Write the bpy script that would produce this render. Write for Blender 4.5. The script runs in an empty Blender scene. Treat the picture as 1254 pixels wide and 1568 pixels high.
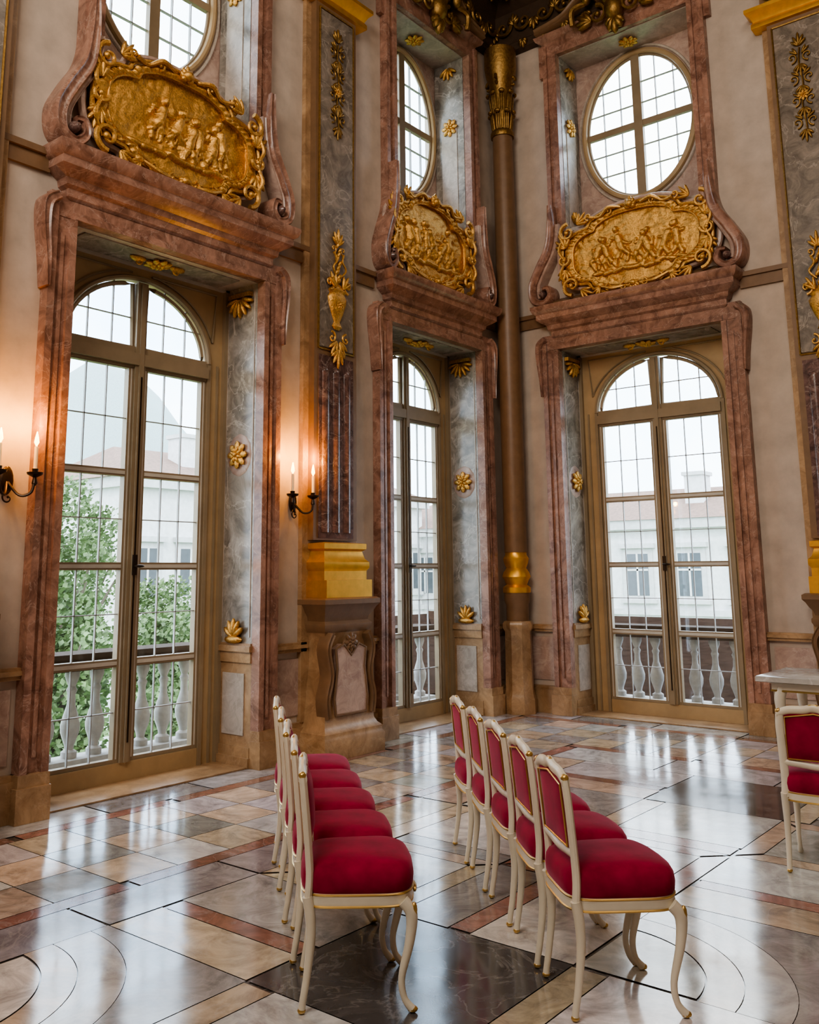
import bpy, bmesh, math, random
import numpy as np
from mathutils import Vector, Matrix, noise
random.seed(7)
sin,cos,pi=math.sin,math.cos,math.pi
S=bpy.context.scene
try:
    S.view_settings.view_transform='AgX'
    S.view_settings.look='AgX - Medium High Contrast'
    S.view_settings.exposure=0.0
except Exception as e: print(e)

# ------------------------------------------------------------ materials
def newmat(name):
    m=bpy.data.materials.new(name); m.use_nodes=True
    nt=m.node_tree; return m,nt,nt.nodes["Principled BSDF"]
def ramp(nt,stops):
    r=nt.nodes.new("ShaderNodeValToRGB"); e=r.color_ramp.elements
    while len(e)<len(stops): e.new(.5)
    for i,(p,c) in enumerate(stops):
        e[i].position=p; e[i].color=(c[0],c[1],c[2],1)
    return r
def bumpn(nt,b,src,strength,dist=.01):
    n=nt.nodes.new("ShaderNodeBump"); n.inputs['Strength'].default_value=strength; n.inputs['Distance'].default_value=dist
    nt.links.new(src,n.inputs['Height']); nt.links.new(n.outputs[0],b.inputs['Normal'])
def noisen(nt,scale,detail=6,dist=0.,rough=.6,vec=None):
    n=nt.nodes.new("ShaderNodeTexNoise"); n.inputs['Scale'].default_value=scale; n.inputs['Detail'].default_value=detail
    n.inputs['Distortion'].default_value=dist; n.inputs['Roughness'].default_value=rough
    if vec is None:
        t=nt.nodes.new("ShaderNodeTexCoord"); vec=t.outputs['Object']
    nt.links.new(vec,n.inputs['Vector']); return n
def veins(nt,scale,width,vec=None):
    n=noisen(nt,scale,5,1.2,.55,vec)
    a=nt.nodes.new("ShaderNodeMath"); a.operation='SUBTRACT'; a.inputs[1].default_value=.5; nt.links.new(n.outputs['Fac'],a.inputs[0])
    b=nt.nodes.new("ShaderNodeMath"); b.operation='ABSOLUTE'; nt.links.new(a.outputs[0],b.inputs[0])
    r=ramp(nt,[(0,(1,1,1)),(width,(0,0,0))]); nt.links.new(b.outputs[0],r.inputs[0]); return r
def mix(nt,fac,a,b,mode='MIX'):
    m=nt.nodes.new("ShaderNodeMix"); m.data_type='RGBA'; m.blend_type=mode
    for s,v in ((m.inputs[0],fac),(m.inputs[6],a),(m.inputs[7],b)):
        if hasattr(v,'links'): nt.links.new(v,s)
        elif isinstance(v,(int,float)): s.default_value=v
        else: s.default_value=(v[0],v[1],v[2],1)
    return m.outputs[2]
def marble(name,c1,c2,vein,scale=3.,rough=.25,vw=.03,vs=2.2,vf=.7):
    m,nt,b=newmat(name)
    n=noisen(nt,scale,8,1.0,.7); r=ramp(nt,[(.36,c1),(.64,c2)]); nt.links.new(n.outputs['Fac'],r.inputs[0])
    n0=noisen(nt,1.1,3); r0=ramp(nt,[(.3,(.74,.74,.75)),(.7,(1.22,1.21,1.20))]); nt.links.new(n0.outputs['Fac'],r0.inputs[0])
    base=mix(nt,1.0,r.outputs[0],r0.outputs[0],'MULTIPLY')
    v=veins(nt,vs,vw)
    mm=nt.nodes.new("ShaderNodeMath"); mm.operation='MULTIPLY'; mm.inputs[1].default_value=vf; nt.links.new(v.outputs[0],mm.inputs[0])
    nt.links.new(mix(nt,mm.outputs[0],base,vein),b.inputs['Base Color'])
    b.inputs['Roughness'].default_value=rough
    return m
def plain(name,c,rough=.5,metal=0.,bscale=0,bstr=.2,var=.12,spec=.5):
    m,nt,b=newmat(name)
    n=noisen(nt,4 if not bscale else bscale,5)
    r=ramp(nt,[(.3,[x*(1-var) for x in c]),(.7,[min(1,x*(1+var)) for x in c])]); nt.links.new(n.outputs['Fac'],r.inputs[0])
    nt.links.new(r.outputs[0],b.inputs['Base Color'])
    b.inputs['Roughness'].default_value=rough; b.inputs['Metallic'].default_value=metal; b.inputs['Specular IOR Level'].default_value=spec
    if bscale: bumpn(nt,b,n.outputs['Fac'],bstr)
    return m
M={}
M['plaster']=plain('plaster_wall',(.50,.415,.345),.75,var=.15)
M['rust']=marble('rust_marble',(.17,.082,.056),(.42,.235,.17),(.56,.41,.34),6,.28,.012,3.5,.45)
M['grey']=marble('grey_marble',(.17,.155,.135),(.42,.385,.34),(.62,.57,.51),4.5,.22,.016,2.0,.5)
M['ochre']=marble('ochre_marble',(.27,.16,.08),(.45,.29,.16),(.56,.42,.29),5,.3,.012,3,.3)
M['pale']=marble('pale_marble',(.36,.31,.26),(.52,.455,.395),(.62,.56,.50),8,.35,.02,4,.4)
M['pinkm']=marble('pink_marble',(.34,.23,.19),(.52,.39,.325),(.63,.53,.46),6,.35,.015,3,.4)
M['dkred']=marble('dark_red_marble',(.06,.034,.032),(.20,.115,.10),(.40,.31,.27),9,.2,.02,5,.5)
M['pilgrey']=marble('pilaster_marble',(.13,.11,.09),(.30,.25,.205),(.48,.42,.36),5,.25,.014,2.3,.5)
M['brown']=plain('brown_stucco',(.20,.115,.06),.42,0,9,.3)
M['darkst']=plain('dark_stucco',(.07,.042,.025),.5,.2,14,.6)
M['gold']=plain('gilding',(.64,.37,.115),.42,.93,60,.6,.35)
M['dgold']=plain('aged_gilding',(.30,.18,.06),.45,.9,30,.5,.3)
M['goldp']=plain('gilded_base',(.78,.43,.08),.38,.8,12,.08)
M['wood']=plain('window_paint',(.29,.22,.14),.4,0,0)
M['spand']=plain('spandrel_paint',(.43,.30,.16),.5)
M['whitep']=plain('window_light_paint',(.56,.52,.45),.4)
M['iron']=plain('dark_metal',(.05,.035,.025),.35,.8)
M['lead']=plain('muntin_paint',(.38,.38,.38),.5)
M['stone']=plain('balustrade_stone',(.34,.33,.32),.8,0,20,.2)
M['rail']=plain('shaded_coping',(.06,.045,.036),.9,0,14,.3,spec=.1)  # dark brown: the rail's shade is put into its colour
M['bshade']=plain('shade_brown',(.025,.016,.012),1,0,6,.3,.3,spec=0)  # near-black brown standing in for the shade behind the balusters
M['cream']=plain('cream_paint',(.72,.65,.52),.32)
M['cgold']=plain('chair_gilding',(.62,.42,.15),.35,.9)
M['wax']=plain('candle_wax',(.85,.72,.5),.5)
M['bwall']=plain('house_render',(.62,.62,.62),.9)
M['btrim']=plain('house_trim',(.50,.50,.50),.9)
M['bglass']=plain('house_glass',(.08,.09,.10),.15)
M['roof']=plain('roof_tile',(.21,.135,.105),.85,0,6,.3,.25)
M['gnd']=plain('lawn',(.15,.22,.09),.95,0,2,.2,.4)
M['leaf']=plain('leaves',(.115,.175,.07),.7,0,3,.2,.6)
M['bark']=plain('bark',(.10,.08,.06),.9,0,12,.5)
M['hill']=plain('hazy_hill',(.27,.34,.34),1,0,0)  # pale blue-green: distance haze put into the hill colour
M['tabletop']=marble('table_marble',(.42,.40,.37),(.56,.54,.50),(.7,.68,.65),5,.15)
M['ceil']=plain('ceiling_plaster',(.30,.20,.12),.7)
def velvet():
    m,nt,b=newmat('crimson_velvet')
    n=noisen(nt,9,4); r=ramp(nt,[(.3,(.19,.002,.022)),(.7,(.34,.006,.045))]); nt.links.new(n.outputs['Fac'],r.inputs[0])
    nt.links.new(r.outputs[0],b.inputs['Base Color']); b.inputs['Roughness'].default_value=.8
    b.inputs['Sheen Weight'].default_value=.35; b.inputs['Sheen Roughness'].default_value=.35; b.inputs['Sheen Tint'].default_value=(1,.35,.5,1)
    b.inputs['Specular IOR Level'].default_value=.25
    n2=noisen(nt,300,2); bumpn(nt,b,n2.outputs['Fac'],.1,.002); return m
M['velvet']=velvet()
def flame():
    m,nt,b=newmat('candle_flame'); b.inputs['Emission Color'].default_value=(1,.50,.12,1); b.inputs['Emission Strength'].default_value=14
    b.inputs['Base Color'].default_value=(1,.6,.2,1); return m
M['flame']=flame()
def glass():
    m=bpy.data.materials.new('window_glass'); m.use_nodes=True; nt=m.node_tree; nt.nodes.clear()
    o=nt.nodes.new("ShaderNodeOutputMaterial"); t=nt.nodes.new("ShaderNodeBsdfTransparent"); g=nt.nodes.new("ShaderNodeBsdfGlossy")
    g.inputs['Roughness'].default_value=.03; t.inputs[0].default_value=(.96,.98,.98,1)
    x=nt.nodes.new("ShaderNodeMixShader"); x.inputs[0].default_value=.05
    nt.links.new(t.outputs[0],x.inputs[1]); nt.links.new(g.outputs[0],x.inputs[2]); nt.links.new(x.outputs[0],o.inputs[0]); return m
M['glass']=glass()
def floormat():
    m,nt,b=newmat('polished_marble_floor')
    a=nt.nodes.new("ShaderNodeVertexColor"); a.layer_name='Col'
    tc=nt.nodes.new("ShaderNodeTexCoord"); vm=nt.nodes.new("ShaderNodeVectorMath"); vm.operation='MULTIPLY_ADD'
    nt.links.new(a.outputs['Color'],vm.inputs[0]); vm.inputs[1].default_value=(37,53,71); nt.links.new(tc.outputs['Object'],vm.inputs[2])
    n=noisen(nt,3.6,9,1.5,.7,vm.outputs[0]); r=ramp(nt,[(.34,(.56,.55,.55)),(.66,(1.38,1.36,1.34))]); nt.links.new(n.outputs['Fac'],r.inputs[0])
    c=mix(nt,1.0,a.outputs['Color'],r.outputs[0],'MULTIPLY')
    v=veins(nt,2.6,.018,vm.outputs[0]); mm=nt.nodes.new("ShaderNodeMath"); mm.operation='MULTIPLY'; mm.inputs[1].default_value=.22; nt.links.new(v.outputs[0],mm.inputs[0])
    nt.links.new(mix(nt,mm.outputs[0],c,(.50,.47,.44)),b.inputs['Base Color'])
    n2=noisen(nt,1.7,6); r2=ramp(nt,[(.3,(.08,.08,.08)),(.75,(.20,.20,.20))]); nt.links.new(n2.outputs['Fac'],r2.inputs[0]); nt.links.new(r2.outputs[0],b.inputs['Roughness'])
    n3=noisen(nt,2.3,2); bumpn(nt,b,n3.outputs['Fac'],.12,.02)
    b.inputs['Specular IOR Level'].default_value=1.0
    return m
M['floor']=floormat()

# ------------------------------------------------------------ mesh builder
class MB:
    def __init__(s,T=None): s.V=[];s.F=[];s.Mi=[];s.mats=[];s.T=T or (lambda a,b,c:(a,b,c)); s.cur=0
    def m(s,k):
        if k not in s.mats: s.mats.append(k)
        s.cur=s.mats.index(k); return s
    def v(s,p): s.V.append(s.T(*p)); return len(s.V)-1
    def f(s,ix): s.F.append(tuple(ix)); s.Mi.append(s.cur)
    def box(s,a,b):
        x0,y0,z0=a;x1,y1,z1=b
        i=[s.v(p) for p in ((x0,y0,z0),(x1,y0,z0),(x1,y1,z0),(x0,y1,z0),(x0,y0,z1),(x1,y0,z1),(x1,y1,z1),(x0,y1,z1))]
        for q in ((0,1,2,3),(4,5,6,7),(0,1,5,4),(1,2,6,5),(2,3,7,6),(3,0,4,7)): s.f([i[k] for k in q])
    def loft(s,rings,closed=True,cap=True,loop=False):
        R=[[s.v(p) for p in r] for r in rings]; n=len(R[0])
        for a in range(len(R)-(0 if loop else 1)):
            A,B=R[a],R[(a+1)%len(R)]
            for k in range(n if closed else n-1): s.f((A[k],A[(k+1)%n],B[(k+1)%n],B[k]))
        if cap and not loop: s.f(R[0]); s.f(R[-1][::-1])
    def revolve(s,c,prof,n=16,sc=(1,1)):
        s.loft([[(c[0]+r*cos(2*pi*k/n)*sc[0],c[1]+r*sin(2*pi*k/n)*sc[1],c[2]+z) for k in range(n)] for r,z in prof])
    def ell(s,c,ax,ay,az,nu=10,nv=6):
        c=Vector(c);ax=Vector(ax);ay=Vector(ay);az=Vector(az)
        s.loft([[tuple(c+ax*(cos(2*pi*k/nu)*sin(t))+ay*(sin(2*pi*k/nu)*sin(t))+az*cos(t)) for k in range(nu)] for t in [pi*(j+.15)/(nv+.3) for j in range(nv+1)]])
    def tube(s,path,rad,n=8,closed=False,cap=True):
        P=[Vector(p) for p in path]; N=len(P)
        if not hasattr(rad,'__len__'): rad=[rad]*N
        rings=[]; up=None
        for i in range(N):
            if closed: t=(P[(i+1)%N]-P[i-1])
            else: t=P[min(i+1,N-1)]-P[max(i-1,0)]
            t=t.normalized() if t.length>1e-9 else Vector((0,0,1))
            if up is None:
                up=Vector((0,0,1)) if abs(t.z)<.8 else Vector((1,0,0))
            a=(up-t*up.dot(t)); a=a.normalized() if a.length>1e-6 else t.orthogonal().normalized()
            b=t.cross(a); up=a
            rings.append([tuple(P[i]+(a*cos(2*pi*k/n)+b*sin(2*pi*k/n))*rad[i]) for k in range(n)])
        s.loft(rings,True,cap,closed)
    def ribbon(s,path,w,d0,d1):   # path in (s,z)
        N=len(path)
        if not hasattr(w,'__len__'): w=[w]*N
        rings=[]
        for i in range(N):
            a=path[max(i-1,0)];b=path[min(i+1,N-1)]; tx,tz=b[0]-a[0],b[1]-a[1]; l=math.hypot(tx,tz) or 1; nx,nz=-tz/l,tx/l
            h=w[i]/2; x,z=path[i]; dm=d1-.02
            rings.append([(x+nx*h,d0,z+nz*h),(x+nx*h,dm,z+nz*h),(x+nx*h*.7,d1,z+nz*h*.7),(x+nx*h*.35,d1-.012,z+nz*h*.35),(x-nx*h*.35,d1-.012,z-nz*h*.35),(x-nx*h*.7,d1,z-nz*h*.7),(x-nx*h,dm,z-nz*h),(x-nx*h,d0,z-nz*h)])
        s.loft(rings)
    def cornice(s,s0,s1,prof,db=0.002):
        s.loft([[(s0-d,db,z),(s0-d,d,z),(s1+d,d,z),(s1+d,db,z)] for d,z in prof])
    def poly(s,pts,d0,d1):
        s.loft([[(x,d0,z) for x,z in pts],[(x,d1,z) for x,z in pts]])
    def hole(s,c,zc,inner,outer,d0,d1,half=False):
        a,b=inner; A0,A1,B0,B1=outer if len(outer)==4 else (outer[0],outer[1],1,outer[2])
        angs=[pi*k/48 for k in range(49 if half else 96)]
        for cx in ((A1,B1),(-A0,B1)) + (() if half else ((-A0,-B0),(A1,-B0))):
            t=math.atan2(cx[1],cx[0])%(2*pi); angs.append(t)
        angs=sorted(set(angs)); I=[];O=[]
        for t in angs:
            ct,st=cos(t),sin(t); I.append((c+a*ct,zc+b*st))
            A=A1 if ct>=0 else A0; B=B1 if st>=0 else B0
            k=min(A/abs(ct) if abs(ct)>1e-9 else 1e9, B/abs(st) if abs(st)>1e-9 else 1e9); O.append((c+k*ct,zc+k*st))
        rings=[[(i[0],d1,i[1]),(i[0],d0,i[1]),(o[0],d0,o[1]),(o[0],d1,o[1])] for i,o in zip(I,O)]
        s.loft(rings,True,False,not half)
    def obj(s,name,parent=None,loc=None,smooth=True,ang=38):
        me=bpy.data.meshes.new(name); me.from_pydata(s.V,[],s.F); me.validate(clean_customdata=False)
        for k in s.mats: me.materials.append(M[k])
        if len(me.polygons)==len(s.Mi): me.polygons.foreach_set('material_index',s.Mi)
        bm=bmesh.new(); bm.from_mesh(me); bmesh.ops.recalc_face_normals(bm,faces=bm.faces); bm.to_mesh(me); bm.free()
        if smooth:
            me.polygons.foreach_set('use_smooth',[True]*len(me.polygons)); me.set_sharp_from_angle(angle=math.radians(ang))
        o=bpy.data.objects.new(name,me); S.collection.objects.link(o)
        if parent: o.parent=parent
        if loc: o.location=loc
        return o
def empty(name,loc=(0,0,0),rz=0):
    e=bpy.data.objects.new(name,None); S.collection.objects.link(e); e.location=loc; e.rotation_euler=(0,0,rz); e.empty_display_size=.2; return e
def crom(P,n=6):
    P=[Vector(p) for p in P]; out=[]
    for i in range(len(P)-1):
        a=P[max(i-1,0)];b=P[i];c=P[i+1];d=P[min(i+2,len(P)-1)]
        for k in range(n):
            t=k/n; out.append(.5*((2*b)+(c-a)*t+(2*a-5*b+4*c-d)*t*t+(3*b-a-3*c+d)*t**3))
    out.append(P[-1]); return [tuple(p) for p in out]
def crom2(P,n=6): return [(p[0],p[1]) for p in crom([(a,b,0) for a,b in P],n)]
def lerp(a,n):
    L=[]; m=len(a)-1
    for i in range(n):
        t=i/(n-1)*m; k=min(int(t),m-1); L.append(a[k]+(a[k+1]-a[k])*(t-k))
    return L
def spiral(cx,cz,r0,r1,a0,a1,n=22): return [(cx+(r0+(r1-r0)*k/n)*cos(a0+(a1-a0)*k/n),cz+(r0+(r1-r0)*k/n)*sin(a0+(a1-a0)*k/n)) for k in range(n+1)]
TL=lambda s,d,z:(d,s,z)      # left wall plane x=0
TR=lambda s,d,z:(s,-d,z)     # right wall plane y=0
def p3(path,d): return [(x,d,z) for x,z in path]
def scroll(mb,cx,cz,r,a0,turn,d,t,n=24):
    P=spiral(cx,cz,r,r*.12,a0,a0+turn,n); mb.tube(p3(P,d),[t*(1-.6*k/n) for k in range(n+1)],6)
    mb.ell((P[-1][0],d,P[-1][1]),(t*1.2,0,0),(0,t*1.2,0),(0,0,t*1.2),8,5)
def leafs(mb,cx,cz,a,l,w,d,n=5):
    for k in range(n):
        t=a+(k-(n-1)/2)*.42; L=l*(1-.18*abs(k-(n-1)/2))
        mb.ell((cx+cos(t)*L*.5,d,cz+sin(t)*L*.5),(cos(t)*L*.5,0,sin(t)*L*.5),(-sin(t)*w,0,cos(t)*w),(0,w*1.1,0),8,5)
def rosette_g(mb,c,e1,e2,en,R):
    c=Vector(c);e1=Vector(e1);e2=Vector(e2);en=Vector(en)
    for rr,nn,off,h in ((R,8,0,.3),(R*.62,8,.39,.42)):
        for k in range(nn):
            t=2*pi*k/nn+off; u=e1*cos(t)+e2*sin(t); w=-e1*sin(t)+e2*cos(t)
            mb.ell(c+u*rr*.58+en*R*h*.5,u*rr*.44,w*rr*.26,en*R*h*.6,8,5)
    mb.ell(c+en*R*.3,e1*R*.2,e2*R*.2,en*R*.25,8,6)

# ------------------------------------------------------------ room shell
RX,RY,CZ=11.0,-12.5,9.5
WT=.62
ZO=4.2; ZU0,ZU1=5.62,7.97
wins=[dict(T=TL,c=-5.116,g=.72,A=.985,Au=.83,a=.65,oc=-5.08,he=1.20,n=1,sp=.72,W=.80,co=-.04),
      dict(T=TL,c=-1.50,g=.625,A=.885,Au=.75,a=.62,oc=-1.46,he=1.02,n=2,sp=.50,W=.70,co=-.13),
      dict(T=TR,c=1.77,g=.735,A=1.0,Au=.86,a=.69,oc=1.74,he=1.20,n=3,sp=.80,W=.84,co=.06)]
def wallmesh(name,T,lo,hi,ws):
    mb=MB(T).m('plaster')
    W=sorted(ws,key=lambda w:w['c']); s=lo
    for w in W:
        A,Au,c=w['A'],w['Au'],w['c']
        mb.box((s,-WT,0),(c-A,0,CZ)); 
        mb.box((c-A,-WT,ZO),(c+A,0,ZU0)); mb.box((c-A,-WT,ZU1),(c+A,0,CZ))
        mb.box((c-A,-WT,ZU0),(c-Au,0,ZU1)); mb.box((c+Au,-WT,ZU0),(c+A,0,ZU1))
        mb.box((c-A,-WT,-.2),(c+A,0,-.002))
        s=c+A
    mb.box((s,-WT,0),(hi,0,CZ))
    return mb.obj(name,smooth=False)
wallmesh('wall_left',TL,RY,0,wins[:2])
wallmesh('wall_right',TR,-WT,RX,wins[2:])
mb=MB().m('plaster'); mb.box((RX,RY,0),(RX+.3,0,CZ)); mb.obj('wall_east',smooth=False)
mb=MB().m('plaster'); mb.box((-WT,RY-.3,0),(RX+.3,RY,CZ)); mb.obj('wall_back',smooth=False)
mb=MB().m('ceil'); mb.box((-WT,RY-.3,CZ),(RX+.3,WT,CZ+.3)); mb.obj('ceiling',smooth=False)

# floor
FV=[];FF=[];FC=[]
COL=dict(beige=(.50,.39,.29),lg=(.44,.425,.42),gry=(.26,.25,.255),rust=(.27,.13,.098),dark=(.075,.07,.072),white=(.60,.58,.56))
def tile(pts,col,inset=.003):
    c=COL[col] if isinstance(col,str) else col
    k=random.uniform(.80,1.15); c=tuple(x*k*random.uniform(.95,1.05) for x in c)
    cx=sum(p[0] for p in pts)/len(pts); cy=sum(p[1] for p in pts)/len(pts)
    r=min(math.hypot((pts[i][0]+pts[i-1][0])/2-cx,(pts[i][1]+pts[i-1][1])/2-cy) for i in range(len(pts)))
    k=1-inset/max(r,.02); b=len(FV)
    for p in pts: FV.append((cx+(p[0]-cx)*k,cy+(p[1]-cy)*k,0))
    FF.append(tuple(range(b,b+len(pts)))); FC.append(c)
def rect(x0,y0,x1,y1,col): tile([(x0,y0),(x1,y0),(x1,y1),(x0,y1)],col)
def border(d0,d1,col,L):
    x=d0
    while x<RX:
        x2=min(x+L,RX); rect(x,-d1,x2,-d0,col if isinstance(col,str) else random.choice(col)); x=x2
    y=-d1
    while y>RY:
        y2=max(y-L,RY); rect(d0,y2,d1,y,col if isinstance(col,str) else random.choice(col)); y=y2
border(0,.32,('gry','lg'),.9); border(.32,.44,'rust',1.2)
q=.38
for r_ in range(3):
    d0=.44+q*r_; d1=d0+q; x=d0; i=0
    while x<RX: rect(x,-d1,min(x+q,RX),-d0,'beige' if i%2 else random.choice(('gry','lg'))); x+=q;i+=1
    y=-d1; i=1
    while y>RY: rect(d0,max(y-q,RY),d1,y,'beige' if i%2 else random.choice(('gry','lg'))); y-=q;i+=1
border(1.58,1.70,'rust',1.2)
x0f,y0f,cs=2.04,-2.20,.94
x=1.70
while x<RX: x2=min(x+.94,RX); rect(x,-2.20,x2,-1.70,random.choice(('lg','white','gry'))); x=x2
y=-2.20
while y>RY: y2=max(y-.94,RY); rect(1.70,y2,2.04,y,random.choice(('lg','beige','gry'))); y=y2
i=0
def banded(X0,Y0,X1,Y1,b,band,inner):
    tile([(X0,Y0),(X1,Y0),(X1-b,Y0+b),(X0+b,Y0+b)],band);tile([(X1,Y0),(X1,Y1),(X1-b,Y1-b),(X1-b,Y0+b)],band)
    tile([(X1,Y1),(X0,Y1),(X0+b,Y1-b),(X1-b,Y1-b)],band);tile([(X0,Y1),(X0,Y0),(X0+b,Y0+b),(X0+b,Y1-b)],band)
    rect(X0+b,Y0+b,X1-b,Y1-b,inner)
while x0f+i*cs<RX:
    j=0
    while y0f-j*cs>RY:
        X0=x0f+i*cs; Y1=y0f-j*cs; X1=min(X0+cs,RX); Y0=max(Y1-cs,RY); cx,cy=(X0+X1)/2,(Y0+Y1)/2
        t=(i+j+1)%4 if X1-X0>.9 and Y1-Y0>.9 else 9
        if t==2 and i%2: rect(X0,Y0,X1,Y1,'dark')
        elif t==2: # curved inlay: quarter-disc slab set in a banded square
            n=24; ox_,oy_=X0,Y0; cw_=tuple(v*1.15 for v in COL['gry']); cb=COL['lg']; cr=COL['beige']
            def qa(r_,k): a=pi/2*k/n; return (ox_+r_*cos(a),oy_+r_*sin(a))
            def sqq(k,g=.003):
                a=pi/2*k/n; m_=(cs-g)/max(abs(cos(a)),abs(sin(a))); return (ox_+m_*cos(a),oy_+m_*sin(a))
            tile([(ox_,oy_)]+[qa(cs*.55,k) for k in range(n+1)],'white',.004)
            for k in range(n):
                for ra,rb,colr in ((cs*.55+.003,cs*.70-.002,cr),(cs*.70+.002,cs*.90,cb),(cs*.90+.003,None,cw_)):
                    p=[qa(ra,k),qa(ra,k+1)]+([qa(rb,k+1),qa(rb,k)] if rb else [sqq(k+1),sqq(k)])
                    bb=len(FV); 
                    for w_ in p: FV.append((w_[0],w_[1],0))
                    FF.append((bb,bb+1,bb+2,bb+3)); FC.append(colr)
        elif t==0: banded(X0,Y0,X1,Y1,.13,'beige' if j%2 else 'rust','lg')
        elif t==1:
            if j%2: rect(X0,Y0,X0+.30,Y1,'gry'); rect(X0+.30,Y0,X0+.42,Y1,'rust'); rect(X0+.42,Y0,X1,Y1,'white')
            else: rect(X0,Y0,X1,Y0+.30,'beige'); rect(X0,Y0+.30,X1,Y0+.42,'rust'); rect(X0,Y0+.42,X1,Y1,'lg')
        elif t==3:
            b=.16; rect(X0,Y0,X0+b,Y1,'beige'); rect(X0+b,Y0,X1,Y0+b,'rust' if j%2 else 'gry'); rect(X0+b,Y0+b,X1,Y1,'lg' if j%2 else 'white')
        else: rect(X0,Y0,X1,Y1,'lg')
        j+=1
    i+=1
b=len(FV); FV+=[(-WT,RY,-.004),(RX,RY,-.004),(RX,WT,-.004),(-WT,WT,-.004)]; FF.append((b,b+1,b+2,b+3)); FC.append((.06,.05,.045))
b=len(FV); FV+=[(-WT,RY,-.2),(RX,RY,-.2),(RX,WT,-.2),(-WT,WT,-.2)]; FF.append((b,b+1,b+2,b+3)); FC.append((.05,.04,.035))
me=bpy.data.meshes.new('floor'); me.from_pydata(FV,[],FF)
ca=me.color_attributes.new('Col','FLOAT_COLOR','CORNER')
for p,c in zip(me.polygons,FC):
    for k in p.loop_indices: ca.data[k].color=(c[0],c[1],c[2],1)
me.materials.append(M['floor']); fo=bpy.data.objects.new('floor',me); S.collection.objects.link(fo)

# ------------------------------------------------------------ windows
def leaf(mb,s0,s1,zs,d=-.44):
    w=.05
    mb.m('wood'); mb.box((s0,d-.03,zs[0]),(s0+w,d+.03,zs[-1])); mb.box((s1-w,d-.03,zs[0]),(s1,d+.03,zs[-1]))
    for k,z in enumerate(zs):
        h=.03; mb.box((s0+w,d-.03,z-h if k else z+.002),(s1-w,d+.028,z+h if k<len(zs)-1 else z-.002))
    mb.m('whitep')
    for z in zs[1:-1]: mb.box((s0+w,d+.028,z-.014),(s1-w,d+.034,z+.014))
    for x in (s0+w*.5,s1-w*.5): mb.box((x-.006,d+.03,zs[0]+.03),(x+.006,d+.034,zs[-1]-.03))
    mb.m('lead')
    for a,b in zip(zs[:-1],zs[1:]):
        for t in (1/3,2/3):
            x=s0+w+(s1-s0-2*w)*t; mb.box((x-.004,d-.010,a),(x+.004,d+.010,b))
        m_=(a+b)/2; mb.box((s0+w,d-.010,m_-.004),(s1-w,d+.010,m_+.004))
def suf(base,n): return base if n<=1 else '%s.%03d'%(base,n-1)
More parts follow.
